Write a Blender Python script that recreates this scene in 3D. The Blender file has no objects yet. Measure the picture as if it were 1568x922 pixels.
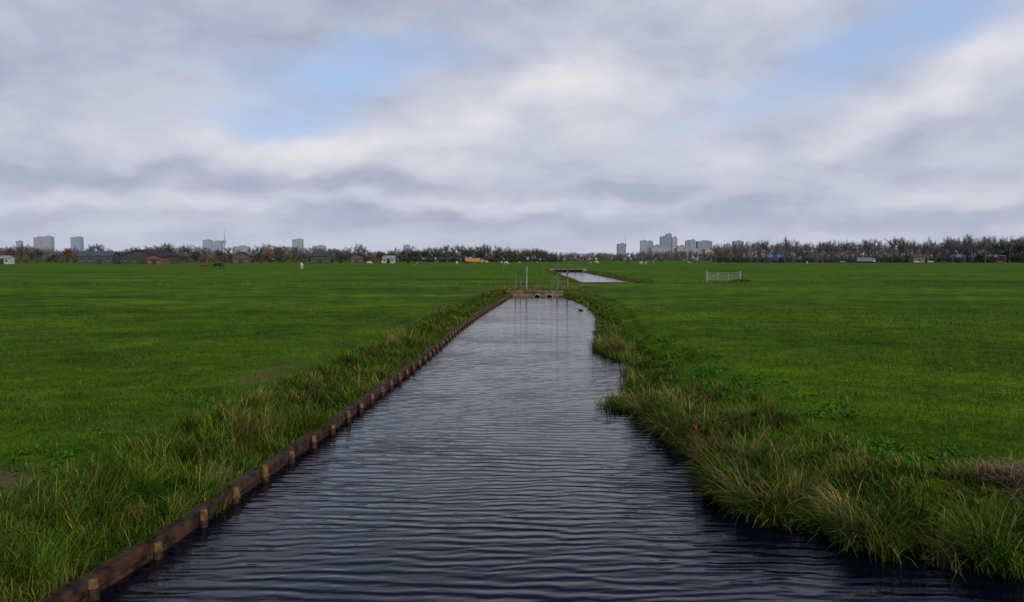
import bpy, math, random
import numpy as np
from mathutils import Vector
rng=np.random.default_rng(7); random.seed(7)
S=bpy.context.scene
# ------------------------------------------------------------ camera
H=3.2; F=1130.0; CX=784; CY=461; HOR=397
PITCH=math.atan((CY-HOR)/F)
cam=bpy.data.cameras.new("camera"); camo=bpy.data.objects.new("camera",cam); S.collection.objects.link(camo)
camo.location=(0,0,H); camo.rotation_euler=(math.pi/2-PITCH,0,0)
cam.lens=F/1568*36; cam.sensor_width=36; cam.clip_end=30000; cam.clip_start=0.1
S.camera=camo
S.view_settings.view_transform='Standard'; S.view_settings.look='None'; S.view_settings.exposure=0
def G(px,py,z=0.0):
    a=(py-CY)/F
    dy=math.cos(PITCH)-a*math.sin(PITCH); dz=-math.sin(PITCH)-a*math.cos(PITCH)
    t=(z-H)/dz
    return (t*(px-CX)/F, t*dy)
def XD(px,d):  return (px-CX)/F*d
def ZD(py,d):  return H-(py-HOR)/F*d
# ------------------------------------------------------------ material helpers
def mat(name,col=(.5,.5,.5),rough=.8,spec=.2,metal=0,noise=0,nscale=5,bump=0,col2=None,attr=False):
    m=bpy.data.materials.new(name); m.use_nodes=True; nt=m.node_tree; b=nt.nodes["Principled BSDF"]
    b.inputs["Roughness"].default_value=rough; b.inputs["Specular IOR Level"].default_value=spec; b.inputs["Metallic"].default_value=metal
    b.inputs["Base Color"].default_value=(*col,1)
    if attr:
        a=nt.nodes.new("ShaderNodeAttribute"); a.attribute_name="Col"; nt.links.new(a.outputs["Color"],b.inputs["Base Color"])
    elif col2 is not None:
        tc=nt.nodes.new("ShaderNodeTexCoord"); n=nt.nodes.new("ShaderNodeTexNoise"); n.inputs["Scale"].default_value=nscale; n.inputs["Detail"].default_value=5
        nt.links.new(tc.outputs["Object"],n.inputs["Vector"])
        r=nt.nodes.new("ShaderNodeValToRGB"); r.color_ramp.elements[0].position=.35; r.color_ramp.elements[1].position=.65
        r.color_ramp.elements[0].color=(*col,1); r.color_ramp.elements[1].color=(*col2,1)
        nt.links.new(n.outputs["Fac"],r.inputs["Fac"]); nt.links.new(r.outputs["Color"],b.inputs["Base Color"])
        if bump:
            bp=nt.nodes.new("ShaderNodeBump"); bp.inputs["Strength"].default_value=bump; bp.inputs["Distance"].default_value=.03
            nt.links.new(n.outputs["Fac"],bp.inputs["Height"]); nt.links.new(bp.outputs["Normal"],b.inputs["Normal"])
    return m
def np_mesh(name,verts,faces,mats,cols=None,smooth=False,link=True):
    me=bpy.data.meshes.new(name); verts=np.asarray(verts,dtype=np.float32); faces=np.asarray(faces,dtype=np.int32)
    k=faces.shape[1]
    me.vertices.add(len(verts)); me.vertices.foreach_set("co",verts.ravel())
    me.loops.add(faces.size); me.loops.foreach_set("vertex_index",faces.ravel())
    me.polygons.add(len(faces)); me.polygons.foreach_set("loop_start",np.arange(0,faces.size,k,dtype=np.int32))
    try: me.polygons.foreach_set("loop_total",np.full(len(faces),k,dtype=np.int32))
    except Exception: pass
    if smooth: me.polygons.foreach_set("use_smooth",np.ones(len(faces),dtype=bool))
    me.update(calc_edges=True)
    if cols is not None:
        a=me.color_attributes.new("Col",'FLOAT_COLOR','POINT')
        c=np.ones((len(verts),4),dtype=np.float32); c[:,:3]=cols; a.data.foreach_set("color",c.ravel())
    for m in mats: me.materials.append(m)
    if not link: return me
    o=bpy.data.objects.new(name,me); S.collection.objects.link(o); return o
class MB:
    def __init__(s): s.v=[];s.f=[];s.m=[]
    def add(s,vs,fs,mi=0):
        b=len(s.v); s.v+= [tuple(p) for p in vs]
        for f in fs: s.f.append([b+i for i in f]); s.m.append(mi)
    def box(s,c,d,mi=0,rz=0,jit=0):
        x,y,z=[k/2 for k in d]; vs=[]
        for sx,sy,sz in [(-1,-1,-1),(1,-1,-1),(1,1,-1),(-1,1,-1),(-1,-1,1),(1,-1,1),(1,1,1),(-1,1,1)]:
            px,py,pz=sx*x,sy*y,sz*z
            px,py=px*math.cos(rz)-py*math.sin(rz),px*math.sin(rz)+py*math.cos(rz)
            vs.append((c[0]+px+random.uniform(-jit,jit),c[1]+py+random.uniform(-jit,jit),c[2]+pz+random.uniform(-jit,jit)))
        s.add(vs,[(0,3,2,1),(4,5,6,7),(0,1,5,4),(1,2,6,5),(2,3,7,6),(3,0,4,7)],mi)
    def cyl(s,p0,p1,r0,r1=None,n=8,mi=0,capmi=None):
        r1=r0 if r1 is None else r1
        p0=Vector(p0);p1=Vector(p1); d=(p1-p0).normalized(); a=d.orthogonal().normalized(); b=d.cross(a)
        vs=[p0+(a*math.cos(t)+b*math.sin(t))*r0 for t in [2*math.pi*i/n for i in range(n)]]+[p1+(a*math.cos(t)+b*math.sin(t))*r1 for t in [2*math.pi*i/n for i in range(n)]]
        s.add(vs,[(i,(i+1)%n,n+(i+1)%n,n+i) for i in range(n)],mi)
        b0=len(s.v)-2*n
        s.f.append([b0+i for i in range(n)][::-1]); s.m.append(mi)
        s.f.append([b0+n+i for i in range(n)]); s.m.append(mi if capmi is None else capmi)
    def obj(s,name,mats,loc=(0,0,0),rz=0,bevel=0):
        me=bpy.data.meshes.new(name); me.from_pydata(s.v,[],s.f)
        for m in mats: me.materials.append(m)
        me.polygons.foreach_set("material_index",s.m); me.update()
        o=bpy.data.objects.new(name,me); S.collection.objects.link(o); o.location=loc; o.rotation_euler=(0,0,rz)
        if bevel:
            bm=o.modifiers.new("bevel",'BEVEL'); bm.width=bevel; bm.segments=2
        return o
# ------------------------------------------------------------ water edges
Lpts=[(165,893),(262,835),(325,787),(381,748),(423,718),(462,693),(521,650),(578,606),(640,560),(700,507),(735,482),(780,455)]
L=[(-5.2,-40),(-4.6,2)]+[G(*p) for p in Lpts]+[(2.0,78),(8.6,90),(9.3,110),(9.2,135),(10.3,165),(10.6,195)]
Rpts=[(1568,888),(1480,872),(1350,860),(1250,825),(1150,803),(1110,752),(1058,704),(1016,675),(1000,647),(950,627),(955,600),(966,562),(915,540),(912,503),(912,485),(900,470),(875,459),(852,453)]
R=[(30,-40),(13,2),(8.5,5.2),(6.2,6.6)]+[G(*p) for p in Rpts]+[(9.0,78),(16.2,91),(16.6,110),(16.8,135),(17.2,165),(17.4,195)]
L=np.array(L);R=np.array(R)
def mono(P):
    for i in range(1,len(P)):
        if P[i,1]<=P[i-1,1]+.02: P[i,1]=P[i-1,1]+.02
    return P
L=mono(L);R=mono(R)
def XL(y): return np.interp(y,L[:,1],L[:,0])
def wob(y): return 0.10*np.sin(y*2.3+1)+0.07*np.sin(y*5.1)+0.05*np.sin(y*9.7+2)
def XR(y): return np.interp(y,R[:,1],R[:,0])+wob(y)*np.clip((70-y)/60,0,1)
def pdist(x,y,P):
    d=np.full(x.shape,1e9)
    for i in range(len(P)-1):
        ax,ay=P[i];bx,by=P[i+1]; ex,ey=bx-ax,by-ay; l=ex*ex+ey*ey
        t=np.clip(((x-ax)*ex+(y-ay)*ey)/l,0,1)
        d=np.minimum(d,np.hypot(x-ax-t*ex,y-ay-t*ey))
    return d
yy=np.concatenate([np.arange(-40,4,2.),np.arange(4,70,.4),np.arange(70,198,3.)]); Rw=np.stack([XR(yy),yy],1)
def ss(a,b,x):
    t=np.clip((x-a)/(b-a),0,1); return t*t*(3-2*t)
_w=[(rng.uniform(.2,3.5),rng.uniform(0,6.28),rng.uniform(0,6.28)) for _ in range(26)]
def vn(x,y,sc=1.0,k=26):
    r=0;n=0
    for i,(f,p,a) in enumerate(_w[:k]):
        r=r+np.sin((x*math.cos(a)+y*math.sin(a))*f*sc+p)/(1+f*.5); n+=1/(1+f*.5)
    return r/n*2.2
DY=81.0
def ditch_y(x): return DY+0.6*np.sin(x*.05)+np.where(x>10,4.5,0)
def height(x,y,full=False):
    x=np.asarray(x,float);y=np.asarray(y,float)
    xl=XL(y);xr=XR(y)
    near=(y<200)&(np.abs(x)<60)
    dl=np.full(x.shape,60.);dr=np.full(x.shape,60.)
    dl[near]=pdist(x[near],y[near],L); dr[near]=pdist(x[near],y[near],Rw)
    land=0.45+0.05*vn(x,y,.9)*ss(0,60,np.maximum(0,200-y))
    op=(1-ss(63.6,64.2,y))+ss(89,92,y)*(1-ss(184,188,y))
    zl=0.10+(land-0.10)*ss(0,1.7,dl)
    zr=-0.2+(land-0.2+.12)*ss(-.1,.5,dr)+0.28*ss(.3,1.8,dr)-.1
    zr=np.where(dr>1.8,land,np.minimum(zr,land+.05))
    ins=(x>xl)&(x<xr)
    z=np.where(ins,-0.7,np.where(x<=xl,zl,zr))
    z=z*op+land*(1-op)
    dd=np.abs(y-ditch_y(x)); m=np.exp(-(dd/1.0)**2)*ss(2,4,np.where(x<xl,xl-x,np.where(x>xr,x-xr,0)))
    z=z-0.3*m
    if full: return z,dl,dr,ins,op,m
    return z
# ------------------------------------------------------------ terrain
def prog(a,b,s0,g):
    r=[a];s=s0
    while r[-1]<b: r.append(r[-1]+s); s*=g
    return r
ys=list(np.arange(-40,4,2.))+list(np.arange(4,30,.14))+list(np.arange(30,100,.4))+list(np.arange(100,200,1.2))+prog(201.2,9000,3,1.12)
offs=[0]+list(np.arange(.06,2.2,.12))+list(np.arange(2.3,10,.3))+list(np.arange(10.2,45,1.0))+prog(46,7000,2,1.18)
ys=np.array(ys);offs=np.array(offs)
Y=ys[:,None]
inn=np.array([.0005,.06,.3,.5,.7,.94,.9995])
xl=XL(ys)[:,None];xr=XR(ys)[:,None]
X=np.concatenate([xl-offs[::-1][None],xl+(xr-xl)*inn[None],xr+offs[None]],1)
YY=np.broadcast_to(Y,X.shape)
Z,dl,dr,ins,op,dm=height(X,YY,True)
nr,nc=X.shape
PX,PY=G(1568,738,.45)
def dryf(x,y,dl,dr):
    dn=vn(x,y,.8); d3=vn(x,y,3)
    sL=np.exp(-((dl-2.5)/.75)**2)*(x<XL(y))*ss(.0,.7,dn+.4*d3)*(y<70)
    sR=np.exp(-((dr-2.0)/1.1)**2)*(x>XR(y))*ss(.2,.9,dn+.3*d3)*(y<70)
    return sL,sR
sideL,sideR=dryf(X,YY,dl,dr)
dd=np.abs(YY-ditch_y(X)); dry=.75*np.exp(-(dd/1.7)**2)*(ins==0)+.35*np.exp(-(np.abs(YY-168-X*.02)/2.5)**2)*(X<0)
track=ss(63,65,YY)*(1-ss(70,73,YY))*np.exp(-((X-2)/5.)**2)
pile=np.exp(-((X-PX)/.5)**2-((YY-PY)/.35)**2)
rim=np.exp(-(np.minimum(dl,dr)/.8)**2)*(YY>70)*(YY<190)
dry=np.clip(sideL*.9+sideR*.6+dry+track*.9+pile+rim*.7,0,1)
mud=np.clip(np.where(ins,1,0)*op+np.exp(-(np.minimum(dl,dr)/.3)**2)*op,0,1)
verge=np.where(X<XL(YY),np.exp(-(dl/1.5)**2),np.exp(-(dr/.9)**2))*(YY<75)
cols=np.stack([dry,mud,verge],-1).reshape(-1,3)
idx=np.arange(nr*nc).reshape(nr,nc)
faces=np.stack([idx[:-1,:-1],idx[:-1,1:],idx[1:,1:],idx[1:,:-1]],-1).reshape(-1,4)
gm=bpy.data.materials.new("meadow"); gm.use_nodes=True; nt=gm.node_tree; bs=nt.nodes["Principled BSDF"]
bs.inputs["Roughness"].default_value=.95; bs.inputs["Specular IOR Level"].default_value=.03
geo=nt.nodes.new("ShaderNodeNewGeometry")
def noise(nt,vec,scale,detail=4,rough=.6,sx=1,sy=1,sz=1,dist=0,rz=0):
    mp=nt.nodes.new("ShaderNodeMapping"); mp.inputs["Scale"].default_value=(sx,sy,sz); mp.inputs["Rotation"].default_value=(0,0,rz); nt.links.new(vec,mp.inputs["Vector"])
    n=nt.nodes.new("ShaderNodeTexNoise"); n.inputs["Scale"].default_value=scale; n.inputs["Detail"].default_value=detail; n.inputs["Roughness"].default_value=rough; n.inputs["Distortion"].default_value=dist
    nt.links.new(mp.outputs["Vector"],n.inputs["Vector"]); return n.outputs["Fac"]
def ramp(nt,fac,els):
    r=nt.nodes.new("ShaderNodeValToRGB"); cr=r.color_ramp
    while len(cr.elements)<len(els): cr.elements.new(.5)
    for e,(p,c) in zip(cr.elements,els): e.position=p; e.color=(*c,1) if len(c)==3 else c
    nt.links.new(fac,r.inputs["Fac"]); return r.outputs["Color"]
def mix(nt,f,a,b,mode='MIX'):
    m=nt.nodes.new("ShaderNodeMix"); m.data_type='RGBA'; m.blend_type=mode
    for s,v in ((m.inputs[0],f),(m.inputs[6],a),(m.inputs[7],b)):
        if hasattr(v,'is_output'): nt.links.new(v,s)
        elif isinstance(v,(int,float)): s.default_value=v
        else: s.default_value=(*v,1)
    return m.outputs[2]
P=geo.outputs["Position"]
c1=ramp(nt,noise(nt,P,.35,8,.62),[(.3,(.056,.135,.004)),(.5,(.082,.178,.005)),(.7,(.125,.225,.009))])
c2=ramp(nt,noise(nt,P,9,4,.7),[(.3,(.40,.46,.4)),(.5,(.95,.95,.95)),(.72,(1.45,1.35,1.2))])
c=mix(nt,1.0,c1,c2,'MULTIPLY')
c3=ramp(nt,noise(nt,P,.028,5,.62,1,3.0,1),[(.36,(.60,.66,.8)),(.64,(1.32,1.2,1.1))])
c=mix(nt,1.0,c,c3,'MULTIPLY')
c4=ramp(nt,noise(nt,P,1.3,5,.65,1,1,1),[(.35,(.56,.62,.7)),(.62,(1.22,1.16,1.0))])
c=mix(nt,1.0,c,c4,'MULTIPLY')
c5=ramp(nt,noise(nt,P,.15,3,.6,1,1.6,1),[(.4,(.82,.86,.9)),(.6,(1.12,1.08,1.0))])
c=mix(nt,1.0,c,c5,'MULTIPLY')
at=nt.nodes.new("ShaderNodeAttribute"); at.attribute_name="Col"; sp=nt.nodes.new("ShaderNodeSeparateColor"); nt.links.new(at.outputs["Color"],sp.inputs[0])
brown=ramp(nt,noise(nt,P,7,5,.7),[(.3,(.06,.055,.018)),(.6,(.17,.125,.06))])
c=mix(nt,sp.outputs[0],c,brown)
c=mix(nt,sp.outputs[2],c,(.03,.058,.008))
c=mix(nt,sp.outputs[1],c,(.015,.012,.007))
nt.links.new(c,bs.inputs["Base Color"])
bp=nt.nodes.new("ShaderNodeBump"); bp.inputs["Strength"].default_value=.7; bp.inputs["Distance"].default_value=.06
nt.links.new(noise(nt,P,14,5,.7),bp.inputs["Height"]); nt.links.new(bp.outputs["Normal"],bs.inputs["Normal"])
np_mesh("meadow_ground",np.stack([X,YY,Z],-1).reshape(-1,3),faces,[gm],cols,True)
# ------------------------------------------------------------ water
wm=bpy.data.materials.new("water"); wm.use_nodes=True; nt=wm.node_tree; bs=nt.nodes["Principled BSDF"]
bs.inputs["Base Color"].default_value=(.002,.004,.009,1); bs.inputs["Roughness"].default_value=.07; bs.inputs["IOR"].default_value=1.333
geo=nt.nodes.new("ShaderNodeNewGeometry"); P=geo.outputs["Position"]
def M(nt,op,a,b=None,c=None):
    m=nt.nodes.new("ShaderNodeMath"); m.operation=op
    for i,v in enumerate((a,b,c)):
        if v is None: continue
        if isinstance(v,(int,float)): m.inputs[i].default_value=v
        else: nt.links.new(v,m.inputs[i])
    return m.outputs[0]
def waves(rz,scale,dist,sx,ds,det=2):
    mp=nt.nodes.new("ShaderNodeMapping"); mp.inputs["Scale"].default_value=(sx,1,1); mp.inputs["Rotation"].default_value=(0,0,rz); nt.links.new(P,mp.inputs["Vector"])
    wv=nt.nodes.new("ShaderNodeTexWave"); wv.wave_type='BANDS'; wv.bands_direction='Y'; wv.wave_profile='SIN'
    for k,v in (("Scale",scale),("Distortion",dist),("Detail",det),("Detail Scale",ds),("Detail Roughness",.5)): wv.inputs[k].default_value=v
    nt.links.new(mp.outputs[0],wv.inputs["Vector"]); return wv.outputs["Fac"]
wa=waves(.12,1.45,4.0,.6,1.5); wb=waves(-.16,2.1,5.0,.6,1.3)
n3=noise(nt,P,1.0,2,.5,.40,.55,1); n2=noise(nt,P,1.0,2,.5,3.5,11,1,.4,-.14); n5=noise(nt,P,1.0,1,.5,.10,.16,1)
n1=noise(nt,P,1.0,1,.4,1.0,3.0,1,.6,.05)
m3=M(nt,'MAXIMUM',M(nt,'MULTIPLY_ADD',n3,3.0,-.8),.15)
m3b=M(nt,'MAXIMUM',M(nt,'MULTIPLY_ADD',n3,-3.0,2.0),.1)
h=M(nt,'ADD',M(nt,'MULTIPLY',wa,M(nt,'MULTIPLY',m3,.0085)),M(nt,'MULTIPLY',wb,M(nt,'MULTIPLY',m3b,.0045)))
h=M(nt,'ADD',h,M(nt,'ADD',M(nt,'MULTIPLY',n2,.005),M(nt,'MULTIPLY',n1,.008)))
# ripple height falls off towards the dam, so the far end reflects brighter
spx=nt.nodes.new("ShaderNodeSeparateXYZ"); nt.links.new(P,spx.inputs[0])
sh=nt.nodes.new("ShaderNodeMapRange"); sh.inputs[1].default_value=8; sh.inputs[2].default_value=50; sh.inputs[3].default_value=1.0; sh.inputs[4].default_value=.5; nt.links.new(spx.outputs[1],sh.inputs[0])
h=M(nt,'MULTIPLY',M(nt,'MULTIPLY',h,M(nt,'MAXIMUM',M(nt,'MULTIPLY_ADD',n5,1.8,.05),.25)),sh.outputs[0])
bp=nt.nodes.new("ShaderNodeBump"); bp.inputs["Strength"].default_value=1; bp.inputs["Distance"].default_value=1.0
nt.links.new(h,bp.inputs["Height"]); nt.links.new(bp.outputs["Normal"],bs.inputs["Normal"])
wv=[(-30,-40,0),(50,-40,0),(50,198,0),(-30,198,0)]
np_mesh("canal_water",wv,[[0,1,2,3]],[wm])
# ------------------------------------------------------------ grass blades
def blades(x,y,z,L_,w,th0,bend,az,col,seg=3,tipcol=1.3):
    N=len(x); L_=np.broadcast_to(L_,N);w=np.broadcast_to(w,N)
    pts=np.zeros((N,seg+1,3)); pts[:,0]=np.stack([x,y,z],1)
    dx=np.cos(az);dy=np.sin(az)
    for i in range(1,seg+1):
        th=th0+bend*(i-.5)/seg
        pts[:,i,0]=pts[:,i-1,0]+L_/seg*np.sin(th)*dx
        pts[:,i,1]=pts[:,i-1,1]+L_/seg*np.sin(th)*dy
        pts[:,i,2]=pts[:,i-1,2]+L_/seg*np.cos(th)
    pts[:,:,2]=np.maximum(pts[:,:,2],0.01)
    tw=az+math.pi/2+rng.uniform(-.6,.6,N)
    wx=np.cos(tw)[:,None];wy=np.sin(tw)[:,None]
    prof=(1-(np.arange(seg+1)/seg)**1.6)*.92+.08
    ww=(w[:,None]*prof[None])/2
    a=pts.copy();b=pts.copy()
    a[:,:,0]+=wx*ww;a[:,:,1]+=wy*ww;b[:,:,0]-=wx*ww;b[:,:,1]-=wy*ww
    V=np.stack([a,b],2).reshape(-1,3)
    base=(np.arange(N)*(seg+1)*2)[:,None]+ (np.arange(seg)*2)[None]
    Fq=np.stack([base,base+1,base+3,base+2],-1).reshape(-1,4)
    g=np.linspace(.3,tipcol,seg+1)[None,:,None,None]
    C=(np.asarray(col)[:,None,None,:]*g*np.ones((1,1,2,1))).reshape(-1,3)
    return V,Fq,C
def merge(parts):
    V=[];Fs=[];C=[];o=0
    for v,f,c in parts:
        V.append(v);Fs.append(f+o);C.append(c);o+=len(v)
    return np.concatenate(V),np.concatenate(Fs),np.concatenate(C)
PAL=np.array([(.062,.14,.008),(.095,.18,.012),(.030,.070,.006),(.16,.20,.02),(.27,.23,.06),(.38,.27,.10)])
def pal(N,p):
    i=rng.choice(len(PAL),N,p=np.array(p)/sum(p)); return PAL[i]*rng.uniform(.75,1.25,(N,1))
gmat=mat("grass_blades",attr=True,rough=.8,spec=.06)
def place(side,ty,d):
    if side<0: return XL(ty)-d,ty
    n=len(ty); e=.3; nx=np.stack([np.full(n,2*e),-(XR(ty+e)-XR(ty-e))],1); nx/=np.linalg.norm(nx,axis=1)[:,None]
    return XR(ty)+nx[:,0]*d, ty+nx[:,1]*d
def tufts(side,y0,y1,n,dmin,dmax,Lr,nb,w,pw,spread=.10,droop=(0.5,1.9),k_=1.):
    ty=rng.uniform(y0,y1,n); d=rng.uniform(dmin,dmax,n); tx,ty=place(side,ty,d)
    tp=rng.random(n); Lt=rng.uniform(Lr[0],Lr[1],n); leanaz=np.where(rng.random(n)<.6,(0. if side<0 else math.pi)+rng.normal(0,.8,n),rng.uniform(0,6.28,n))
    tb=rng.choice(len(PAL),n,p=np.array(pw)/sum(pw)); bri=rng.uniform(.45,1.25,n)*k_
    k=rng.integers(nb[0],nb[1],n); I=np.repeat(np.arange(n),k); N=len(I)
    x=tx[I]+rng.normal(0,spread,N); y=ty[I]+rng.normal(0,spread,N)
    z=np.maximum(height(x,y),0.0)-.02
    az=rng.uniform(0,2*math.pi,N); m=rng.random(N)<.55; az[m]=leanaz[I][m]+rng.normal(0,.5,m.sum())
    col=pal(N,pw); s=rng.random(N)<.65; col[s]=PAL[tb[I][s]]*rng.uniform(.8,1.2,(s.sum(),1)); col*=bri[I][:,None]
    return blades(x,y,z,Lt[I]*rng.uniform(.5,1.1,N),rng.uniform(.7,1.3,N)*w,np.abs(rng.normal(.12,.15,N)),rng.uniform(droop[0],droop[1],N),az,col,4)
def carpet(side,y0,y1,dens,dmin,dmax,Lr,w,pw):
    area=(y1-y0)*(dmax-dmin); N=int(area*dens)
    y=rng.uniform(y0,y1,N); d=rng.uniform(dmin,dmax,N); x,y=place(side,y,d)
    z=np.maximum(height(x,y),0)-.01
    q=np.clip(vn(x,y,1.7),-1,1)
    c=pal(N,pw)*(.92+.5*q)[:,None]
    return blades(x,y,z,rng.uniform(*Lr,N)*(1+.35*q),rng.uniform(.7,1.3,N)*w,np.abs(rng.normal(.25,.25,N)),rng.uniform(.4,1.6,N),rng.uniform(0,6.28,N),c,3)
pl=(3,2.4,3.4,1.7,1.0,.6)
parts=[carpet(-1,4,14,650,.02,2.0,(.10,.26),.010,pl),carpet(-1,14,30,330,.02,1.9,(.10,.24),.015,pl),carpet(-1,30,64,140,.02,1.8,(.10,.24),.03,pl),
 tufts(-1,4,14,125,.10,1.5,(.34,.64),(50,110),.011,pl),tufts(-1,14,30,135,.13,1.4,(.30,.55),(35,60),.016,pl),tufts(-1,30,64,160,.12,1.4,(.22,.45),(15,30),.03,pl)]
v,f,c=merge(parts); np_mesh("bank_grass",v,f,[gmat],c)
pr=(2.6,1.6,3.8,1.7,1.5,1.5)
parts=[carpet(1,5,16,650,.0,2.1,(.12,.30),.010,pr),carpet(1,16,32,330,0,1.3,(.08,.22),.015,pl),carpet(1,32,63,140,0,1.2,(.08,.22),.03,pl),
 tufts(1,4.5,15,190,-.02,.75,(.5,.88),(70,130),.012,pr,.09,(.8,2.3),.88),
 tufts(1,4.5,16,70,.8,2.0,(.25,.45),(50,90),.010,pr),
 tufts(1,15,32,90,.0,.7,(.28,.55),(40,60),.016,pr),tufts(1,32,63,100,0,.8,(.22,.4),(15,30),.03,pl),
 tufts(1,24,28,14,.0,.8,(.4,.6),(50,70),.018,(1,1,1,3,3,2)),
 tufts(1,15.2,16.6,14,-.3,.3,(.2,.4),(50,80),.012,(2,3,1,3,2,1))]
v,f,c=merge(parts); np_mesh("bank_grass",v,f,[gmat],c)
def meadow(y0,y1,dens,Lr,w,pw):
    N=int((y1-y0)*2*(y1*.75+3)*dens)
    y=rng.uniform(y0,y1,N); x=rng.uniform(-1,1,N)*(y1*.75+3)
    k=(np.abs(x)<y*.75+3)&((x<XL(y)-1.2)|(x>XR(y)+.8)); x=x[k];y=y[k]
    z,dl_,dr_,i_,o_,_m=height(x,y,True); sL,sR=dryf(x,y,dl_,dr_)
    k=np.where(x<XL(y),dl_>1.5,dr_>1.0)&(rng.random(len(x))>np.clip(sL*.95+sR*.4,0,1)); x=x[k];y=y[k];z=z[k];N=len(x)
    q=np.clip(vn(x,y,1.2),-1,1); q2=np.clip(vn(x,y,.3),-1,1); c=pal(N,pw)*(1+.4*q+.25*q2)[:,None]
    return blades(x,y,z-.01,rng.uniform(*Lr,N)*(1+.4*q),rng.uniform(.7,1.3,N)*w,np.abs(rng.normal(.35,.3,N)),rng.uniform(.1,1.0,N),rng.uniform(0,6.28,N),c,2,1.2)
pm=(6,5.5,2.2,1.6,.12,.05)
v,f,c=merge([meadow(5,13,400,(.05,.12),.009,pm),meadow(13,24,120,(.06,.12),.014,pm),meadow(24,42,26,(.06,.12),.03,pm)])
np_mesh("meadow_grass",v,f,[gmat],c)
def weeds(side,n,y0,y1,d0,d1,s=1):
    ty=rng.uniform(y0,y1,n); d=rng.uniform(d0,d1,n); tx,ty=place(side,ty,d)
    I=np.repeat(np.arange(n),rng.integers(8,20,n)); N=len(I)
    x=tx[I]+rng.normal(0,.08,N);y=ty[I]+rng.normal(0,.08,N); z=np.maximum(height(x,y),0)+rng.uniform(0,.10,N)
    c=np.array([(.07,.23,.015)])*rng.uniform(.5,1.3,(N,1))
    return blades(x,y,z,rng.uniform(.06,.12,N)*s,.042*s,rng.uniform(.5,1.1,N),rng.uniform(.2,.8,N),rng.uniform(0,6.28,N),c,3,1.1)
v,f,c=merge([weeds(1,110,7.5,16,.9,3.6),weeds(1,40,16,26,.8,2.5,1.2),weeds(-1,40,6,16,.8,3.2,.8)])
np_mesh("broadleaf_weeds",v,f,[gmat],c)
N=1600; x=rng.normal(PX,.35,N);y=rng.normal(PY,.22,N)
k=(x>XR(y)+.5); x=x[k];y=y[k];N=len(x)
v,f,c=blades(x,y,height(x,y)+rng.uniform(0,.12,N),rng.uniform(.15,.35,N),.012,rng.uniform(1,1.6,N),rng.uniform(-.1,.5,N),rng.uniform(0,6.28,N),np.array([(.34,.22,.13)])*rng.uniform(.5,1.3,(N,1)),2)
np_mesh("straw_heap",v,f,[gmat],c)
parts=[]
for px,py,hh in [(1027,580,.75),(1066,656,.72),(1090,649,.72)]:
    x0,y0=G(px,py,hh); N=5
    zz=height(np.array([x0]),np.array([y0]))[0]
    xs=x0+rng.normal(0,.02,N); ysv=y0+rng.normal(0,.02,N)
    parts.append(blades(xs,ysv,np.full(N,hh)+rng.uniform(-.03,.03,N),rng.uniform(.04,.08,N),.03,rng.uniform(.3,1.2,N),rng.uniform(0,.6,N),rng.uniform(0,6.28,N),np.array([(.7,.13,.03)])*rng.uniform(.7,1.2,(N,1)),3,1))
    N=5; parts.append(blades(np.full(N,x0),np.full(N,y0),np.full(N,max(zz,0)),np.full(N,hh-max(zz,0)+.02),.012,np.full(N,.02),np.full(N,.05),rng.uniform(0,6.28,N),np.array([(.2,.1,.04)])*np.ones((N,1)),3,1))
v,f,c=merge(parts); np_mesh("dock_plant",v,f,[gmat],c)
# ------------------------------------------------------------ revetment
wood_dark=mat("wet_wood",(.012,.008,.006),.7,.25,col2=(.085,.040,.026),nscale=7,bump=.8)
wood_wet=mat("wet_post",(.02,.012,.007),.6,.3,col2=(.05,.028,.014),nscale=20,bump=.5)
wood_post=mat("post_wood",(.07,.038,.016),.8,.15,col2=(.22,.125,.05),nscale=18,bump=.5)
wood_top=mat("cut_wood",(.14,.085,.04),.8,.15,col2=(.26,.17,.08),nscale=30)
mb=MB()
seg=np.arange(2,63.5,1.9)
for i,y0 in enumerate(seg):
    y1=min(y0+1.88,63.8); x0,x1=float(XL(y0)),float(XL(y1)); ang=math.atan2(y1-y0,x1-x0)
    ln=math.hypot(x1-x0,y1-y0)
    for zc,hh,off,th in [(.13,.14,-.02,.15),(-.01,.13,.01,.06),(-.17,.14,0,.06)]:
        mb.box(((x0+x1)/2+off+random.uniform(-.015,.015),(y0+y1)/2,zc+random.uniform(-.015,.015)),(ln,th,hh),0,ang+random.uniform(-.01,.01),.009)
y=5.9
while y<63:
    x=float(XL(y))+.105; t=.205+random.uniform(-.04,.03); lx=random.uniform(-.02,.02); s=random.uniform(.06,.11)
    mb.cyl((x,y,-.6),(x+lx*.7,y,s),.052,.051,9,3); mb.cyl((x+lx*.7,y,s+.001),(x+lx,y,t),.052,.044,9,1,2); y+=.94+random.uniform(-.06,.06)
mb.obj("wooden_revetment",[wood_dark,wood_post,wood_top,wood_wet],bevel=.01)
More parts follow.
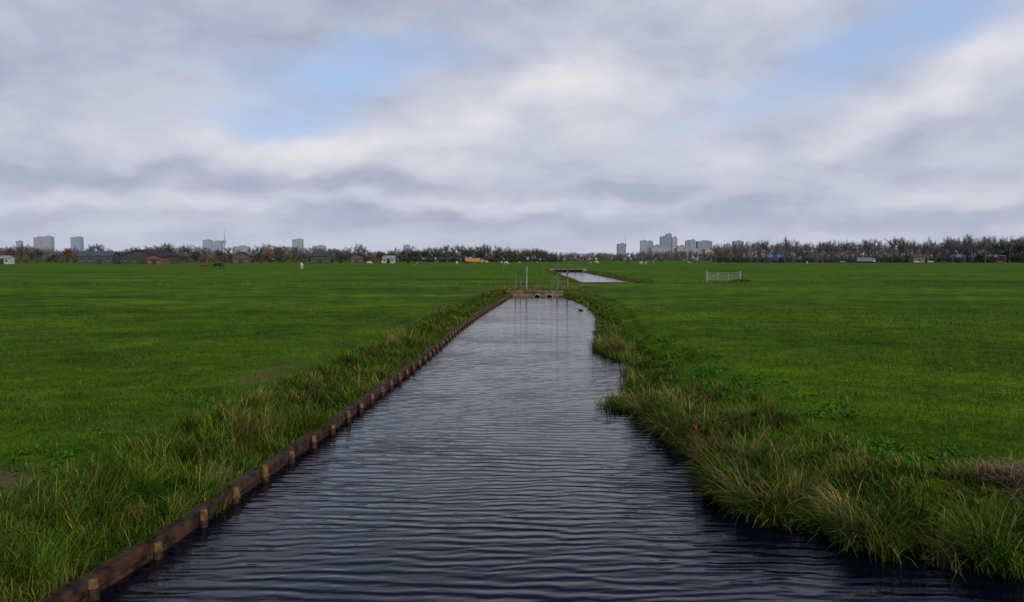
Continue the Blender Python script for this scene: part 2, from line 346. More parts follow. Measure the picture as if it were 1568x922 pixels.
# ------------------------------------------------------------ culvert dam
brick=mat("old_timber_wall",(.08,.06,.04),.85,.2,col2=(.25,.19,.13),nscale=2.2,bump=.4)
conc=mat("concrete",(.20,.20,.18),.85,.2,col2=(.32,.31,.28),nscale=3,bump=.3)
black=mat("dark_opening",(.008,.008,.008),.9,.1)
metal=mat("galvanised",(.20,.22,.21),.5,.4,metal=.2,col2=(.28,.30,.29),nscale=4)
greyw=mat("grey_wood",(.10,.085,.07),.85,.2,col2=(.20,.175,.15),nscale=6)
mb=MB(); yd=63.6
xa=-.5; xb=4.4
for i in range(18):
    w=(xb-xa)/18; mb.box((xa+w*(i+.5),yd+random.uniform(-.03,.03),.05),(w*.96,.12,.85+random.uniform(-.06,.06)),0)
mb.box(((xa+xb)/2,yd-.09,.43),(xb-xa+.2,.12,.12),0,.003)
for xc in (2.15,3.2):
    n=18;vs=[];fs=[]
    for j,(r,yo) in enumerate([(.33,-.35),(.33,0),(.27,-.35),(.27,0)]):
        for k in range(n):
            t=2*math.pi*k/n; vs.append((xc+r*math.cos(t),yd+yo-.06,-.12+r*math.sin(t)))
    for k in range(n):
        k2=(k+1)%n
        fs+= [(k,k2,n+k2,n+k),(2*n+k,3*n+k,3*n+k2,2*n+k2),(k,2*n+k,2*n+k2,k2)]
    mb.add(vs,fs,1)
    mb.add([(xc+.28*math.cos(2*math.pi*k/n),yd-.10,-.12+.28*math.sin(2*math.pi*k/n)) for k in range(n)],[tuple(range(n))],2)
mb.obj("culvert_dam",[brick,conc,black],bevel=0)
for px,pt,pb,r,m in [(789,418,437,.06,greyw),(806,408,441,.075,metal),(853,418,437,.07,greyw),(869,414,436,.07,greyw),(831,404,418,.08,greyw),(771,404,418,.07,greyw),(797,424,438,.05,greyw),(845,426,438,.05,greyw)]:
    d=66.0 if pb>430 else 140.
    x=XD(px,d); zb=.35; zt=ZD(pt,d)
    mb=MB(); mb.cyl((0,0,0),(random.uniform(-.05,.05),0,zt-zb),r,r*.85,8); mb.box((0,-.02,zt-zb-.18),(r*2.6,r*2.4,.1))
    mb.obj("fence_post",[m],(x,d,zb))
mb=MB(); mb.cyl((0,0,.72),(1.05,0,.70),.03,n=6); mb.cyl((0,0,.4),(1.05,0,.38),.03,n=6); mb.obj("fence_rail",[greyw],(XD(789,66.1),66.1,.4))
mb=MB(); mb.cyl((0,0,.80),(.95,0,.86),.03,n=6); mb.cyl((0,0,.4),(.95,0,.42),.03,n=6); mb.obj("fence_rail",[greyw],(XD(853,66.1),66.1,.4))
mb=MB(); yb=186.
mb.box((14,yb,.75),(8.2,3,.25),0)
for xx in (10.4,12.2,14,15.8,17.6):
    mb.box((xx,yb-1.45,.2),(.3,.3,1.0),1); mb.box((xx,yb-1.35,1.35),(.12,.12,1.1),1)
mb.box((14,yb-1.44,1.85),(7.6,.08,.12),0); mb.box((14,yb-1.44,1.4),(7.6,.08,.08),0)
mb.box((10,yb,.25),(1.2,3.2,1.1),2); mb.box((18,yb,.25),(1.2,3.2,1.1),2)
mb.obj("plank_bridge",[greyw,wood_wet,conc])
# ------------------------------------------------------------ field gate
mb=MB(); gw=3.9; gmt=mat("gate_steel",(.26,.29,.28),.5,.4,col2=(.35,.38,.37),nscale=4)
for i,z in enumerate([.2,.38,.56,.78,1.05]): mb.cyl((0,0,z),(gw,0,z),.02,n=8)
for x in (0,gw*.33,gw*.66,gw): mb.cyl((x,.0,.15),(x,.0,1.08),.028,n=8)
mb.cyl((0,-.01,.2),(gw*.33,-.01,1.05),.02,n=6)
for x in (-.15,gw+.15): mb.cyl((x,0,-.3),(x,0,1.3),.06,n=10)
gx,gy=G(1084,431,.45)
mb.obj("field_gate",[gmt],(gx,gy,.45),.03)
N=400; x=rng.normal(XD(1134,gy)+.2,.5,N);y=rng.normal(gy,.4,N)
v,f,c=blades(x,y,height(x,y),rng.uniform(.2,.5,N),.05,rng.uniform(0,.5,N),rng.uniform(.1,1,N),rng.uniform(0,6.28,N),pal(N,(1,0,4,1,1,1)),3)
np_mesh("weed_clump",v,f,[gmat],c)
xx=rng.uniform(-75,75,14000); yyv=ditch_y(xx)+rng.normal(0,.9,14000)
k=((xx<XL(yyv)-1)|(xx>XR(yyv)+1))&(vn(xx,yyv,.5)>-.5); xx=xx[k];yyv=yyv[k];N=len(xx)
p1=blades(xx,yyv,height(xx,yyv),rng.uniform(.12,.36,N),.035,rng.uniform(0,.5,N),rng.uniform(.1,.9,N),rng.uniform(0,6.28,N),pal(N,(2,1,4,1,1.6,1.2))*.8,2)
def farbank(f_,sgn,y0,y1,n):
    y=rng.uniform(y0,y1,n); x=f_(y)+sgn*np.abs(rng.normal(0,.8,n)); 
    return blades(x,y,np.maximum(height(x,y),.0),rng.uniform(.15,.4,n),.05,rng.uniform(0,.5,n),rng.uniform(.1,.9,n),rng.uniform(0,6.28,n),pal(n,(2,2,4,1,1.2,.8))*.8,2)
p2=farbank(XL,-1,88,188,3500);p3=farbank(XR,1,88,188,3500)
n=3500; x=rng.uniform(-1.5,6.5,n);y=rng.uniform(64.,73,n); k=rng.random(n)<(np.abs(x-2.)/3.+.25); x=x[k];y=y[k];n=len(x)
p4=blades(x,y,np.full(n,.43),rng.uniform(.1,.35,n),.03,rng.uniform(0,.5,n),rng.uniform(.1,.9,n),rng.uniform(0,6.28,n),pal(n,(2,2,3,2,2,2)),2)
v,f,c=merge([p1,p2,p3,p4]); np_mesh("ditch_reeds",v,f,[gmat],c)
# ------------------------------------------------------------ trees
def tree_variant(kind,seed):
    r=np.random.default_rng(seed); tris=[];sh=[]
    def ribbon(p0,p1,w0,w1,s):
        d=p1-p0; a=np.cross(d,r.normal(0,1,3)); a/=np.linalg.norm(a)+1e-9; b=np.cross(d,a); b/=np.linalg.norm(b)+1e-9
        for q in (a,b):
            tris.append([p0-q*w0,p0+q*w0,p1+q*w1]); tris.append([p0-q*w0,p1+q*w1,p1-q*w1]); sh.extend([s,s])
    ends=[]
    def grow(p,d,l,w,lev):
        q=p+d*l; ribbon(p,q,w,w*.6,.6)
        if lev<=1: ends.append((q,d,l))
        if lev==0: return
        for _ in range(3):
            nd=d*.9+r.normal(0,.45,3)+np.array([0,0,.15]); nd/=np.linalg.norm(nd)
            s=p+(q-p)*r.uniform(.35,1); grow(s,nd,l*r.uniform(.6,.85),w*.5,lev-1)
    th=.4 if kind!='shrub' else .06
    top=np.array([r.normal(0,.01),r.normal(0,.01),th]); ribbon(np.zeros(3),top,.02,.012,.6)
    for j in range(9 if kind!='shrub' else 8):
        sp_=.5 if kind!='shrub' else 1.
        nd=np.array([r.normal(0,sp_),r.normal(0,sp_),.85]); nd/=np.linalg.norm(nd); grow(top*r.uniform(.3,1),nd,r.uniform(.18,.27),.008,2)
    E=ends; per={'bare':13,'leaf':9,'shrub':8}[kind]
    for (q,d,l) in E:
        cs=r.uniform(.8,1.2)
        for _ in range(per):
            if kind=='bare':
                nd=d+r.normal(0,1.0,3)+np.array([0,0,.1]); nd/=np.linalg.norm(nd); s=q-d*l*r.uniform(0,1.)+r.normal(0,.012,3); e=s+nd*r.uniform(.03,.08)
                a=np.cross(nd,r.normal(0,1,3)); a/=np.linalg.norm(a); tris.append([s-a*.004,s+a*.004,e]); sh.append(cs)
            else:
                c0=q+r.normal(0,.05,3); a=r.normal(0,.017,3); b_=r.normal(0,.017,3); tris.append([c0-a,c0+a,c0+b_*1.6]); sh.append(cs*r.uniform(.75,1.2))
    T=np.array(tris); T[:,:,2]/=np.percentile(T[:,:,2],99); T[:,:,2]=np.clip(T[:,:,2],0,1.1)
    return T,np.array(sh)
VAR={k:[tree_variant(k,s+i) for i in range(5)] for k,s in (('bare',10),('leaf',30),('shrub',50))}
tmat=mat("foliage",attr=True,rough=.9,spec=.05)
def forest(name,items):
    V=[];C=[]
    for kind,x,y,h,wf,col in items:
        T,sh=VAR[kind][rng.integers(0,5)]; a=rng.uniform(0,6.28); ca,sa=math.cos(a),math.sin(a)
        P_=T.reshape(-1,3).copy(); X_=P_[:,0]*ca-P_[:,1]*sa; Y_=P_[:,0]*sa+P_[:,1]*ca
        V.append(np.stack([X_*h*wf+x,Y_*h*wf+y,P_[:,2]*h+.3],1))
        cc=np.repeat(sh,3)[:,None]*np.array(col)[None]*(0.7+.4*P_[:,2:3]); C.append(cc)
    V=np.concatenate(V);C=np.concatenate(C); Fc=np.arange(len(V)).reshape(-1,3)
    return np_mesh(name,V,Fc,[tmat],C)
def row(px0,px1,d,dd,step,ht,kind,cols,wf=1.0,jit=.3,hj=.15):
    it=[];px=px0
    while px<px1:
        D=d+rng.uniform(-dd,dd); h=(ht(px) if callable(ht) else ht)/F*D*(1+rng.uniform(-hj,hj))
        cc=np.array(cols[rng.integers(0,len(cols))])*rng.uniform(.88,1.12)
        it.append((kind if isinstance(kind,str) else kind[rng.integers(0,len(kind))],XD(px,D),D,h,wf*rng.uniform(.85,1.2),cc)); px+=step*(1+rng.uniform(-jit,jit))
    return it
def scaled(l,k): return [tuple(c*k for c in a) for a in l]  # scales every palette colour by one factor
mauve=scaled([(.20,.185,.18),(.175,.16,.16),(.22,.20,.185),(.185,.175,.165)],.85)  # bare-twig mauve with distance haze put into the colour
brownc=scaled([(.14,.12,.10),(.12,.10,.085),(.105,.11,.08),(.165,.13,.10)],.85)
dark=scaled([(.065,.075,.05),(.08,.07,.05),(.06,.075,.045)],1.0)
aut=[(.24,.13,.065),(.20,.11,.055),(.16,.085,.055),(.19,.155,.07)]
hz=[(.25,.265,.30),(.23,.24,.28)]  # paler bluish tree tones: distance haze painted into the base colour
hR=lambda px: np.interp(px,[1090,1150,1300,1420,1568,1700],[28,32,32,34,40,43])
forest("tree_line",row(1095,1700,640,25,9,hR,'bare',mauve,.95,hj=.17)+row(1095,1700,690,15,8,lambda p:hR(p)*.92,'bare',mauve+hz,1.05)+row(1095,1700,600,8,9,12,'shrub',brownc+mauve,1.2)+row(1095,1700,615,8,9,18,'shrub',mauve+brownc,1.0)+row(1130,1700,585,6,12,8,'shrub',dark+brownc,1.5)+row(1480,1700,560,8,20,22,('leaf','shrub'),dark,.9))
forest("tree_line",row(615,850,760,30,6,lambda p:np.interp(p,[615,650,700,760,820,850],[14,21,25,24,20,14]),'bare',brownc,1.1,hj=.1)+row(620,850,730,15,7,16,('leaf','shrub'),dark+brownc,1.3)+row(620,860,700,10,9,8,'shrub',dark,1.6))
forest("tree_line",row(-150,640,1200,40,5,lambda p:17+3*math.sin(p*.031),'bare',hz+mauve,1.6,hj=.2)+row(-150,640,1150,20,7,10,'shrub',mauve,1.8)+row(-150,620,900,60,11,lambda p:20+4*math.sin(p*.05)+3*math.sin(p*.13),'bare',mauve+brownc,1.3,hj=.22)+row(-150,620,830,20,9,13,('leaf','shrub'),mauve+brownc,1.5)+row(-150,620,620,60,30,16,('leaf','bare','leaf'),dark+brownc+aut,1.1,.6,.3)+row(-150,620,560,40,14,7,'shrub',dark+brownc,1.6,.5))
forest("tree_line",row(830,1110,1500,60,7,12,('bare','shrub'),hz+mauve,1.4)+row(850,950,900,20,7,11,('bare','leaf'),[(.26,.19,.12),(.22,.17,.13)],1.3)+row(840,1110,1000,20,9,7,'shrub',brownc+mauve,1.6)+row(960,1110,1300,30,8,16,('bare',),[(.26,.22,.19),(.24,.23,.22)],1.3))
for px,h,cc,k,D in [(105,22,(.17,.08,.05),'leaf',560),(50,20,(.14,.11,.06),'leaf',590),(35,26,(.11,.10,.07),'bare',600),(424,27,(.12,.11,.095),'bare',560),(432,24,(.11,.10,.085),'bare',570),(520,22,(.12,.10,.09),'bare',560),(300,18,(.07,.07,.045),'leaf',500),(742,27,(.11,.10,.09),'bare',720),(583,18,(.06,.065,.045),'leaf',520),(1475,40,(.15,.14,.135),'bare',600),(1565,38,(.09,.09,.07),'leaf',500),(395,16,(.07,.08,.045),'leaf',540),(550,17,(.07,.08,.05),'leaf',560),(0,22,(.11,.11,.08),'bare',560)]:
    o=forest("bare_tree" if k=='bare' else "leafy_tree",[(k,0,0,h/F*D,1.2,cc)]); o.location=(XD(px,D),D,.1)
# ------------------------------------------------------------ buildings
def hazed(c,k=.78,h=(.36,.41,.51)): return tuple(a*(1-k)+b*k for a,b in zip(c,h))  # mixes distance haze into the base colour, as there is no atmosphere
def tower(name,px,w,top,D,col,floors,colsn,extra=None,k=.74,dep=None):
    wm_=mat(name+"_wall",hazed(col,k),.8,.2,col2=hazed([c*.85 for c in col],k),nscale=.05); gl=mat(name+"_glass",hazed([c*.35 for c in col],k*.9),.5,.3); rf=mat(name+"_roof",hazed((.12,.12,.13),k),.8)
    Wd=w/F*D; Ht=ZD(top,D); dep=dep or Wd*.6; mb=MB(); mb.box((0,0,Ht/2),(Wd,dep,Ht),0)
    fh=Ht/floors
    for i in range(floors):
        for j in range(colsn):
            cw=Wd/colsn; mb.box((-Wd/2+cw*(j+.5),-dep/2-.03,fh*(i+.55)),(cw*.72,.2,fh*.5),1)
        mb.box((-Wd/2-.03,0,fh*(i+.55)),(.2,dep*.85,fh*.45),1); mb.box((Wd/2+.03,0,fh*(i+.55)),(.2,dep*.85,fh*.45),1)
    mb.box((0,0,Ht+.4),(Wd*1.02,dep*1.02,.8),2); mb.box((Wd*.1,0,Ht+2.3),(Wd*.4,dep*.5,3),2)
    return mb.obj(name,[wm_,gl,rf],(XD(px,D),D,0))
LST=[(61,11,364,2300,(.35,.2,.15),14,6),(75,15,363,2300,(.38,.22,.17),14,7),(120,15,364,2600,(.15,.2,.3),12,6),(32,8,370,2400,(.3,.3,.3),9,3),(319,12,368,2700,(.25,.28,.33),13,5),(334,15,370,2800,(.3,.3,.32),11,6),(371,22,378,2200,(.12,.14,.18),8,9),(457,15,367,2500,(.2,.25,.33),12,6),(490,18,377,2300,(.3,.3,.32),7,7),(623,10,376,2600,(.25,.27,.3),8,4),
 (951,13,374,2500,(.12,.16,.2),11,5),(985,10,369,2700,(.3,.33,.4),12,4),(994,10,370,2750,(.2,.24,.3),12,4),(1015,10,363,2600,(.12,.14,.17),17,5),(1023,9,359,2650,(.15,.17,.22),18,5),(1032,8,364,2600,(.35,.35,.35),16,4),(1052,7,369,2900,(.2,.2,.22),13,3),(1059,9,368,2700,(.25,.28,.33),13,4),(1077,22,370,2500,(.1,.13,.18),11,9),(1113,10,374,2600,(.3,.3,.32),9,4),(1129,15,370,2500,(.09,.13,.2),11,6),(1005,10,376,2500,(.3,.3,.3),8,4),(1043,13,377,2400,(.35,.3,.25),7,5)]
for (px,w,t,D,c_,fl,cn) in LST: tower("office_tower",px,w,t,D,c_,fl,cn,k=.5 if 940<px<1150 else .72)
def mast(px,top,D,base):
    mb=MB(); h=ZD(top,D); mb.cyl((0,0,0),(0,0,h*.62),4*base,2.2*base,8); mb.cyl((0,0,h*.5),(0,0,h*.6),7*base,8*base,12); mb.cyl((0,0,h*.62),(0,0,h*.8),1.6*base,1.1*base,6); mb.cyl((0,0,h*.8),(0,0,h),.9*base,.5*base,6)
    mb.obj("broadcast_tower",[mat("haze_steel",(.30,.33,.40),.7)],(XD(px,D),D,0))
mast(345,348,2700,.8); mast(957,357,2600,.6)
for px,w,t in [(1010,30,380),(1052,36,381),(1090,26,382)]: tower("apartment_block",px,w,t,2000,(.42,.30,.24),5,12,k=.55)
def barn(px,w,eave,ridge,D,wallc,roofc,rz=0,name="farm_barn",gable=False):
    Wd=w/F*D; he=ZD(eave,D)-.3; hr=ZD(ridge,D)-.3; dp=Wd*.6 if not gable else Wd*1.3
    wl=mat(name+"_wall",wallc,.85,col2=[c*.8 for c in wallc],nscale=1); rf=mat(name+"_roof",roofc,.9,.05,col2=[c*.75 for c in roofc],nscale=.6); dk=mat(name+"_window",(.03,.035,.04),.3,.5); wt=mat(name+"_trim",(.5,.5,.48),.6)
    mb=MB(); mb.box((0,0,he/2),(Wd,dp,he),0)
    a,b=Wd/2,dp/2; o=.5
    if gable:
        mb.add([(-a,-b,he),(a,-b,he),(0,-b,hr-.15)],[(0,1,2)],0); mb.add([(-a,b,he),(a,b,he),(0,b,hr-.15)],[(0,2,1)],0)
        for s in (-1,1):
            mb.add([(s*(a+o),-b-o,he-.3),(s*(a+o),b+o,he-.3),(0,b+o,hr),(0,-b-o,hr),(s*(a+o),-b-o,he-.1),(s*(a+o),b+o,he-.1),(0,b+o,hr+.2),(0,-b-o,hr+.2)],[(0,1,2,3),(4,5,6,7),(0,3,7,4),(1,2,6,5),(0,1,5,4)],1)
    else:
        mb.add([(-a,-b,he),(-a,b,he),(-a,0,hr-.15)],[(0,1,2)],0); mb.add([(a,-b,he),(a,b,he),(a,0,hr-.15)],[(0,2,1)],0)
        for s in (-1,1):
            mb.add([(-a-o,s*(b+o),he-.3),(a+o,s*(b+o),he-.3),(a+o,0,hr),(-a-o,0,hr),(-a-o,s*(b+o),he-.1),(a+o,s*(b+o),he-.1),(a+o,0,hr+.2),(-a-o,0,hr+.2)],[(0,1,2,3),(4,5,6,7),(1,2,6,5),(0,3,7,4),(0,1,5,4)],1)
    n=max(3,int(Wd/4))
    for i in range(n):
        x=-a+Wd*(i+.5)/n
        if i==n//2: mb.box((x,-b-.03,min(1.6,he*.42)),(2.6,.12,min(3.0,he*.8)),2)
        else: mb.box((x,-b-.03,he*.55),(1.3,.12,he*.3),2); mb.box((x,-b-.05,he*.38),(1.5,.12,.12),3)
    mb.obj(name,[wl,rf,dk,wt],(XD(px,D),D,.3),rz)
barn(153,50,391,385.5,420,(.07,.08,.08),(.09,.125,.145),.1); barn(232,52,391,383,430,(.07,.065,.06),(.055,.055,.06),-.08,gable=True); barn(243,20,393,390,400,(.20,.09,.07),(.05,.05,.055),0,"farmhouse",True)
barn(200,28,392,387,450,(.07,.07,.065),(.07,.07,.075),.1); barn(372,24,392,386,480,(.10,.08,.07),(.06,.06,.065),.2,gable=True); barn(492,26,392,387,480,(.08,.085,.08),(.07,.075,.075),.0)
barn(8,22,395,392,420,(.45,.45,.42),(.3,.31,.32),.0,"farm_shed"); barn(545,18,393,389,520,(.12,.09,.07),(.05,.045,.045),.3,"farmhouse",True); barn(596,18,395,392,520,(.4,.4,.4),(.3,.31,.33),.0,"farm_shed")
barn(1403,18,394,390,575,(.2,.18,.17),(.09,.08,.08),.1,"farmhouse")
# ------------------------------------------------------------ highway, vehicles, signs
asph=mat("asphalt",(.05,.05,.05),.9,.2,col2=(.06,.06,.06),nscale=.5)
mb=MB(); mb.add([(150,535,.62),(700,535,.62),(700,553,.62),(150,553,.62),(150,530,.3),(700,530,.3)],[(0,1,2,3),(4,5,1,0)],0); mb.obj("highway",[asph])
gl=mat("vehicle_glass",(.02,.025,.03),.15,.6); ty=mat("tyre",(.02,.02,.02),.8)
def car(x,y,colr,van=False,z=.64,name="car"):
    p=mat("car_paint",colr,.35,.5); mb=MB()
    if van: pr=[(-2.4,.35),(2.5,.35),(2.55,.95),(2.2,1.25),(1.6,2.1),(-2.4,2.15)]; win=[(1.0,1.3),(2.05,1.3),(1.55,1.95),(1.0,1.95)]
    else: pr=[(-2.1,.35),(2.1,.35),(2.15,.75),(1.1,.95),(.45,1.42),(-1.2,1.45),(-1.9,1.0),(-2.15,.9)]; win=[(-1.45,.98),(.85,.98),(.38,1.34),(-1.12,1.36)]
    n=len(pr); vs=[(a,-.85,b) for a,b in pr]+[(a,.85,b) for a,b in pr]
    mb.add(vs,[tuple(range(n)),tuple(range(2*n-1,n-1,-1))]+[(i,n+i,n+(i+1)%n,(i+1)%n) for i in range(n)],0)
    for s in (-.86,.86): mb.add([(a,s,b) for a,b in win],[(0,1,2,3)],1)
    for wx in (-1.35,1.35):
        for s in (-.75,.75): mb.cyl((wx,s-.12,.32),(wx,s+.12,.32),.32,n=12,mi=2)
    mb.obj(name,[p,gl,ty],(x,y,z))
def truck(x,y,colr,z=.64):
    p=mat("truck_body",colr,.5,.4); cb=mat("truck_cab",(.3,.3,.32),.4,.4); mb=MB()
    mb.box((-1.5,0,2.4),(11,2.5,2.8),0); mb.box((5.6,0,1.9),(2.2,2.4,2.6),1); mb.box((6.72,0,2.4),(.06,2.1,1.0),2); mb.box((5.8,-1.22,2.4),(1.2,.06,.8),2); mb.box((-.5,0,.85),(13,1.2,.3),3)
    for wx in (-5.5,-4.3,-3.1,3.2,5.7):
        for s in (-1,1): mb.cyl((wx,s-.18,.5),(wx,s+.18,.5),.5,n=12,mi=3)
    mb.obj("truck",[p,cb,gl,ty],(x,y,z))
for px,cc in [(1403,(.55,.55,.55)),(1424,(.5,.5,.5)),(1444,(.05,.05,.06)),(1290,(.2,.2,.22)),(1530,(.3,.04,.03))]: car(XD(px,542),542,cc)
truck(XD(1325,548),548,(.15,.17,.22))
truck(XD(727,560),560,(.50,.22,.07),.3); car(XD(743,560),560,(.5,.35,.08),True,.3,"van"); car(XD(590,540),540,(.6,.6,.6),True,.3,"van")
bl=mat("sign_blue",(.02,.09,.34),.6,.2); wht=mat("sign_white",(.45,.5,.6),.5,.3); gst=mat("gantry_steel",(.16,.17,.18),.6)
def gantry(px,D,panels,w):
    mb=MB(); 
    for s in (-w/2,w/2): mb.cyl((s,0,0),(s,0,5.6),.13,n=8)
    mb.box((0,0,5.5),(w,.3,.3),0)
    for (o_,pw) in panels:
        mb.box((o_,-.4,5.3),(pw,.12,2.4),1); 
        for zz in (5.9,5.3,4.7): mb.box((o_-.1*pw,-.48,zz),(pw*.6,.04,.12),2)
    mb.obj("highway_sign_gantry",[gst,bl,wht],(XD(px,D),D,.4))
gantry(1186,536,[(-3.4,4.6),(3.0,3.6)],15); gantry(1467,536,[(0,5.2)],9); gantry(1523,536,[(0,2.5)],14)
for px in (1258,1312,1366,1420,1500,1545,1180,1150):
    mb=MB(); mb.cyl((0,0,0),(0,0,11),.12,.08,6); mb.cyl((0,0,11),(1.6,0,11.3),.06,.05,6); mb.box((1.9,0,11.3),(.8,.3,.12)); mb.obj("street_lamp",[gst],(XD(px,556),556,.4))
# ------------------------------------------------------------ cows
def cow_mesh(graze,seed):
    V=[(-.75,0,1.12),(-.2,0,1.03),(.4,0,1.05),(.78,0,1.17)]; Rr=[(.29,.30),(.34,.38),(.30,.36),(.19,.24)]; E=[(0,1),(1,2),(2,3)]
    def ch(par,pts,rs):
        for p,r_ in zip(pts,rs):
            V.append(p); Rr.append((r_,r_)); E.append((par,len(V)-1)); par=len(V)-1
        return par
    if graze: k=ch(3,[(1.05,0,.85),(1.2,0,.5)],[.15,.13]); ch(k,[(1.33,0,.28),(1.42,0,.1)],[.10,.075]); hp=(1.2,.5)
    else: k=ch(3,[(1.02,0,1.35),(1.25,0,1.5)],[.15,.14]); ch(k,[(1.45,0,1.38),(1.62,0,1.25)],[.10,.08]); hp=(1.22,1.52)
    for s in (-1,1):
        ch(k,[(hp[0]-.05,s*.14,hp[1]+.06),(hp[0]-.08,s*.27,hp[1]+.05)],[.04,.025])
        ch(0,[(-.82,s*.19,.92),(-.66,s*.2,.70),(-.92,s*.2,.46),(-.86,s*.2,.12),(-.82,s*.2,.03)],[.17,.11,.06,.048,.06])
        ch(2,[(.46,s*.18,.80),(.50,s*.19,.42),(.48+.1*(s>0),s*.19,.10),(.53+.1*(s>0),s*.19,.03)],[.13,.065,.046,.06])
    ch(0,[(-1.04,0,1.2),(-1.1,0,.9),(-1.08,0,.55)],[.045,.028,.045])
    me=bpy.data.meshes.new("cow_skeleton"); me.from_pydata(V,E,[]); o=bpy.data.objects.new("cow_tmp",me); S.collection.objects.link(o)
    sk=o.modifiers.new("skin",'SKIN'); sv=me.skin_vertices[0].data
    for i,r_ in enumerate(Rr): sv[i].radius=r_
    sv[0].use_root=True
    o.modifiers.new("sub",'SUBSURF').levels=2
    dg=bpy.context.evaluated_depsgraph_get(); out=bpy.data.meshes.new_from_object(o.evaluated_get(dg)); out.name="cow_body"
    bpy.data.objects.remove(o); 
    for p in out.polygons: p.use_smooth=True
    return out
cg=cow_mesh(True,1); cs=cow_mesh(False,2)
cblack=mat("cow_black",(.015,.014,.014),.7,.2,col2=(.02,.018,.018),nscale=1); cpatch=mat("cow_patched",(.02,.02,.02),.7,.2,col2=(.6,.57,.5),nscale=1.1)
cpatch.node_tree.nodes["Color Ramp"].color_ramp.elements[0].position=.49; cpatch.node_tree.nodes["Color Ramp"].color_ramp.elements[1].position=.51
cbrown=mat("cow_brown",(.16,.035,.02),.7,.2,col2=(.24,.05,.03),nscale=1); cwhite=mat("cow_white",(.55,.5,.4),.7,.2,col2=(.72,.68,.58),nscale=1)
for me_ in (cg,cs):
    me_.materials.clear(); me_.materials.append(cblack)
def cow(px,pyfoot,me_,m,rz,sc=1.,D=None):
    if D: x,y=XD(px,D),D
    else: x,y=G(px,pyfoot,.45)
    o=bpy.data.objects.new("cow",me_); S.collection.objects.link(o); o.location=(x,y,.44); o.rotation_euler=(0,0,rz); o.scale=(sc,)*3
    o.material_slots[0].link='OBJECT'; o.material_slots[0].material=m
cow(334,412,cg,cblack,.2,1.22); cow(311,412,cs,cbrown,2.9,1.15); cow(462,412,cs,cwhite,1.9,1.15)
ms=[cblack,cpatch,cwhite,cpatch]
for px in [566,577,640,668,700,713,742,768,775,796,822,905,913,980,988,1000,1055,600,625,1235]:
    D=random.uniform(330,500); cow(px,0,random.choice([cg,cs]),random.choice(ms),random.uniform(0,6.28),1.15,D)
cow(983,404,cs,cwhite,1.2)
def bird(px,py,z,body,sc=1,beak=(.6,.55,.5)):
    mb=MB(); 
    prof=[(-.20,.01,.10),(-.12,.06,.08),(0,.09,.08),(.10,.07,.09),(.15,.04,.13),(.17,.035,.19),(.20,.045,.22),(.235,.03,.22),(.25,.008,.21)]
    vs=[];fs=[];n=10
    for (a,r_,zz) in prof:
        for k in range(n): t=2*math.pi*k/n; vs.append((a,r_*math.cos(t)*.9,zz+r_*math.sin(t)))
    for i in range(len(prof)-1):
        for k in range(n): fs.append((i*n+k,i*n+(k+1)%n,(i+1)*n+(k+1)%n,(i+1)*n+k))
    mb.add(vs,fs,0); mb.cyl((.245,0,.21),(.30,0,.20),.012,.004,6,1)
    x,y=G(px,py,z); o=mb.obj("coot",[mat("feathers",body,.7),mat("beak",beak,.5)],(x,y,z-.05),2.8); o.scale=(sc,)*3
bird(889,476,0,(.012,.012,.014),.9)
# ------------------------------------------------------------ light & sky
sun_dir=Vector((.55,-.75,.50)).normalized()
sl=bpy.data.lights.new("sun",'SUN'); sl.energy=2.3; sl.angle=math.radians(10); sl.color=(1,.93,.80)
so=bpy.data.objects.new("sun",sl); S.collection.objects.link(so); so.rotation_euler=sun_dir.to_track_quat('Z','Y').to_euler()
w=bpy.data.worlds.new("World"); S.world=w; w.use_nodes=True; nt=w.node_tree; bg=nt.nodes["Background"]; bg.inputs["Strength"].default_value=.1
sky=nt.nodes.new("ShaderNodeTexSky"); sky.sky_type='NISHITA'; sky.sun_disc=False; sky.sun_elevation=math.asin(sun_dir.z); sky.sun_rotation=math.atan2(sun_dir.x,sun_dir.y)
tc=nt.nodes.new("ShaderNodeTexCoord"); sep=nt.nodes.new("ShaderNodeSeparateXYZ"); nt.links.new(tc.outputs["Generated"],sep.inputs[0])
dx,dy,dz=sep.outputs
az=M(nt,'ARCTAN2',dx,dy); el=M(nt,'ARCSINE',dz)
def comb(a,b,c=0):
    n=nt.nodes.new("ShaderNodeCombineXYZ")
    for i,v in enumerate((a,b,c)):
        if isinstance(v,(int,float)): n.inputs[i].default_value=v
        else: nt.links.new(v,n.inputs[i])
    return n.outputs[0]
AE=comb(az,el)
w1=noise(nt,AE,4,2,.5,1,1.6,1); w2=noise(nt,AE,6,3,.55,1,1.5,1,0,.9)
wu=M(nt,'ADD',az,M(nt,'MULTIPLY',M(nt,'SUBTRACT',w1,.5),.22)); wv=M(nt,'ADD',el,M(nt,'MULTIPLY',M(nt,'SUBTRACT',w2,.5),.10))
def gauss(px,py,sx,sy,rot,amp):
    cu=math.atan((px-784)/F); cv=math.atan((397-py)/F*math.cos(cu)); c_,s_=math.cos(rot),math.sin(rot)
    a=M(nt,'SUBTRACT',wu,cu); b_=M(nt,'SUBTRACT',wv,cv)
    p=M(nt,'MULTIPLY_ADD',a,c_*F/sx,M(nt,'MULTIPLY',b_,s_*F/sx)); q=M(nt,'MULTIPLY_ADD',a,-s_*F/sy,M(nt,'MULTIPLY',b_,c_*F/sy))
    r2=M(nt,'MULTIPLY_ADD',p,p,M(nt,'MULTIPLY',q,q)); return M(nt,'MULTIPLY',M(nt,'EXPONENT',M(nt,'MULTIPLY',r2,-1)),amp)
def gsum(lst,base):
    s=base
    for g in lst: s=M(nt,'ADD',gauss(*g),s)
    return s
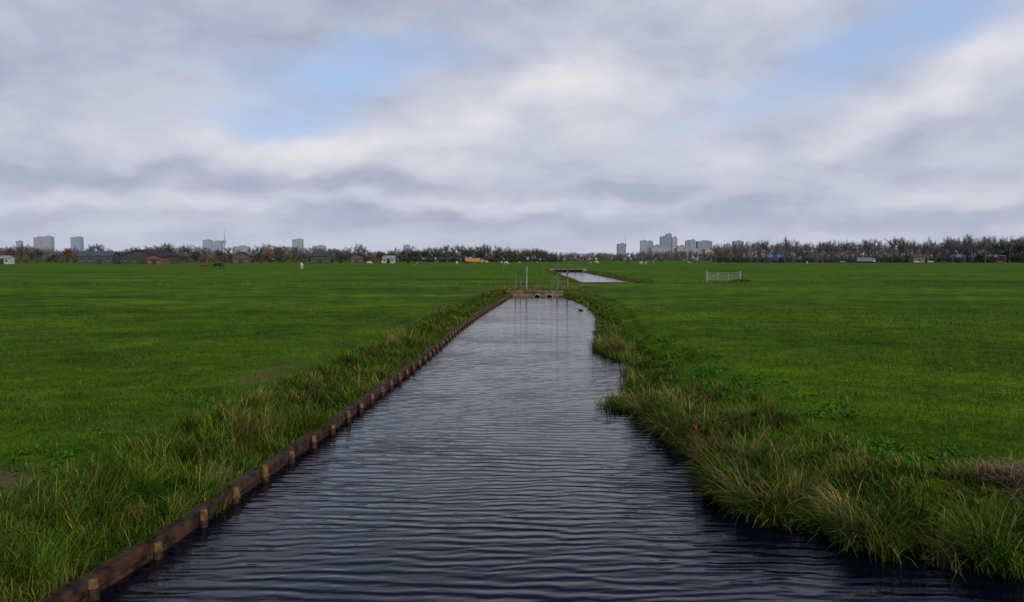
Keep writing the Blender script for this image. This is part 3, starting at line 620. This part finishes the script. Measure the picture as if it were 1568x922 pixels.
zz=M(nt,'ADD',M(nt,'MAXIMUM',dz,0),.12); PP=comb(M(nt,'DIVIDE',dx,zz),M(nt,'DIVIDE',dy,zz))
na=noise(nt,PP,.9,5,.5,1,1,1,.3,.5); nc_=noise(nt,AE,7,5,.52,1,2.2,1,.3,-.25)
tex=M(nt,'ADD',M(nt,'MULTIPLY',M(nt,'SUBTRACT',na,.5),.48),M(nt,'MULTIPLY',M(nt,'SUBTRACT',nc_,.5),.70))
bright=gsum([(450,235,260,35,.05,.26),(800,150,260,40,.3,.24),(1250,235,220,45,.35,.20),(1450,300,200,22,.1,.2),(1545,110,120,60,.5,.3),(760,318,260,14,0,.25),(150,300,200,14,0,.18),(1000,190,130,50,.4,.12),
   (250,60,400,60,.1,-.10),(200,268,260,16,0,-.22),(550,340,500,16,0,-.12),(1330,330,330,22,0,-.22),(1430,200,260,28,.35,-.22),(950,300,300,18,.1,-.14),(560,285,200,14,.05,-.12)],.50)
B=M(nt,'ADD',bright,tex)
cl=ramp(nt,B,[(.1,(.29,.325,.45)),(.38,(.43,.465,.59)),(.62,(.60,.62,.71)),(.88,(.78,.77,.80))])
blue=gsum([(480,150,130,60,.1,.85),(610,92,280,34,.1,.75),(400,195,130,24,0,.5),(1480,10,280,70,.3,1.1),(1250,110,200,34,.35,.4),(1060,170,90,45,.4,.3),(30,20,140,50,0,.35)],-.15)
bm_=M(nt,'ADD',blue,M(nt,'MULTIPLY',tex,.9))
mr=nt.nodes.new("ShaderNodeMapRange"); mr.interpolation_type='SMOOTHSTEP'; mr.inputs[1].default_value=0; mr.inputs[2].default_value=1.1; mr.inputs[4].default_value=.9; nt.links.new(bm_,mr.inputs[0])
skyc=mix(nt,1.0,sky.outputs[0],(.10,.09,.10),'MULTIPLY')
skyv=mix(nt,.7,skyc,(.43,.61,.91))
c=mix(nt,mr.outputs[0],cl,skyv)
hzf=M(nt,'EXPONENT',M(nt,'MULTIPLY',M(nt,'MAXIMUM',dz,0),-24))
c=mix(nt,M(nt,'MULTIPLY',hzf,.7),c,(.53,.57,.68))
zen=nt.nodes.new("ShaderNodeMapRange"); zen.interpolation_type='SMOOTHSTEP'; zen.inputs[1].default_value=.335; zen.inputs[2].default_value=.56; zen.inputs[3].default_value=0; zen.inputs[4].default_value=.9; nt.links.new(dz,zen.inputs[0])  # unseen sky above the view, darkened to navy so near water reflects dark
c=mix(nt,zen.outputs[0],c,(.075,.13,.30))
vm=nt.nodes.new("ShaderNodeVectorMath"); vm.operation='SCALE'; nt.links.new(c,vm.inputs[0]); vm.inputs[3].default_value=10
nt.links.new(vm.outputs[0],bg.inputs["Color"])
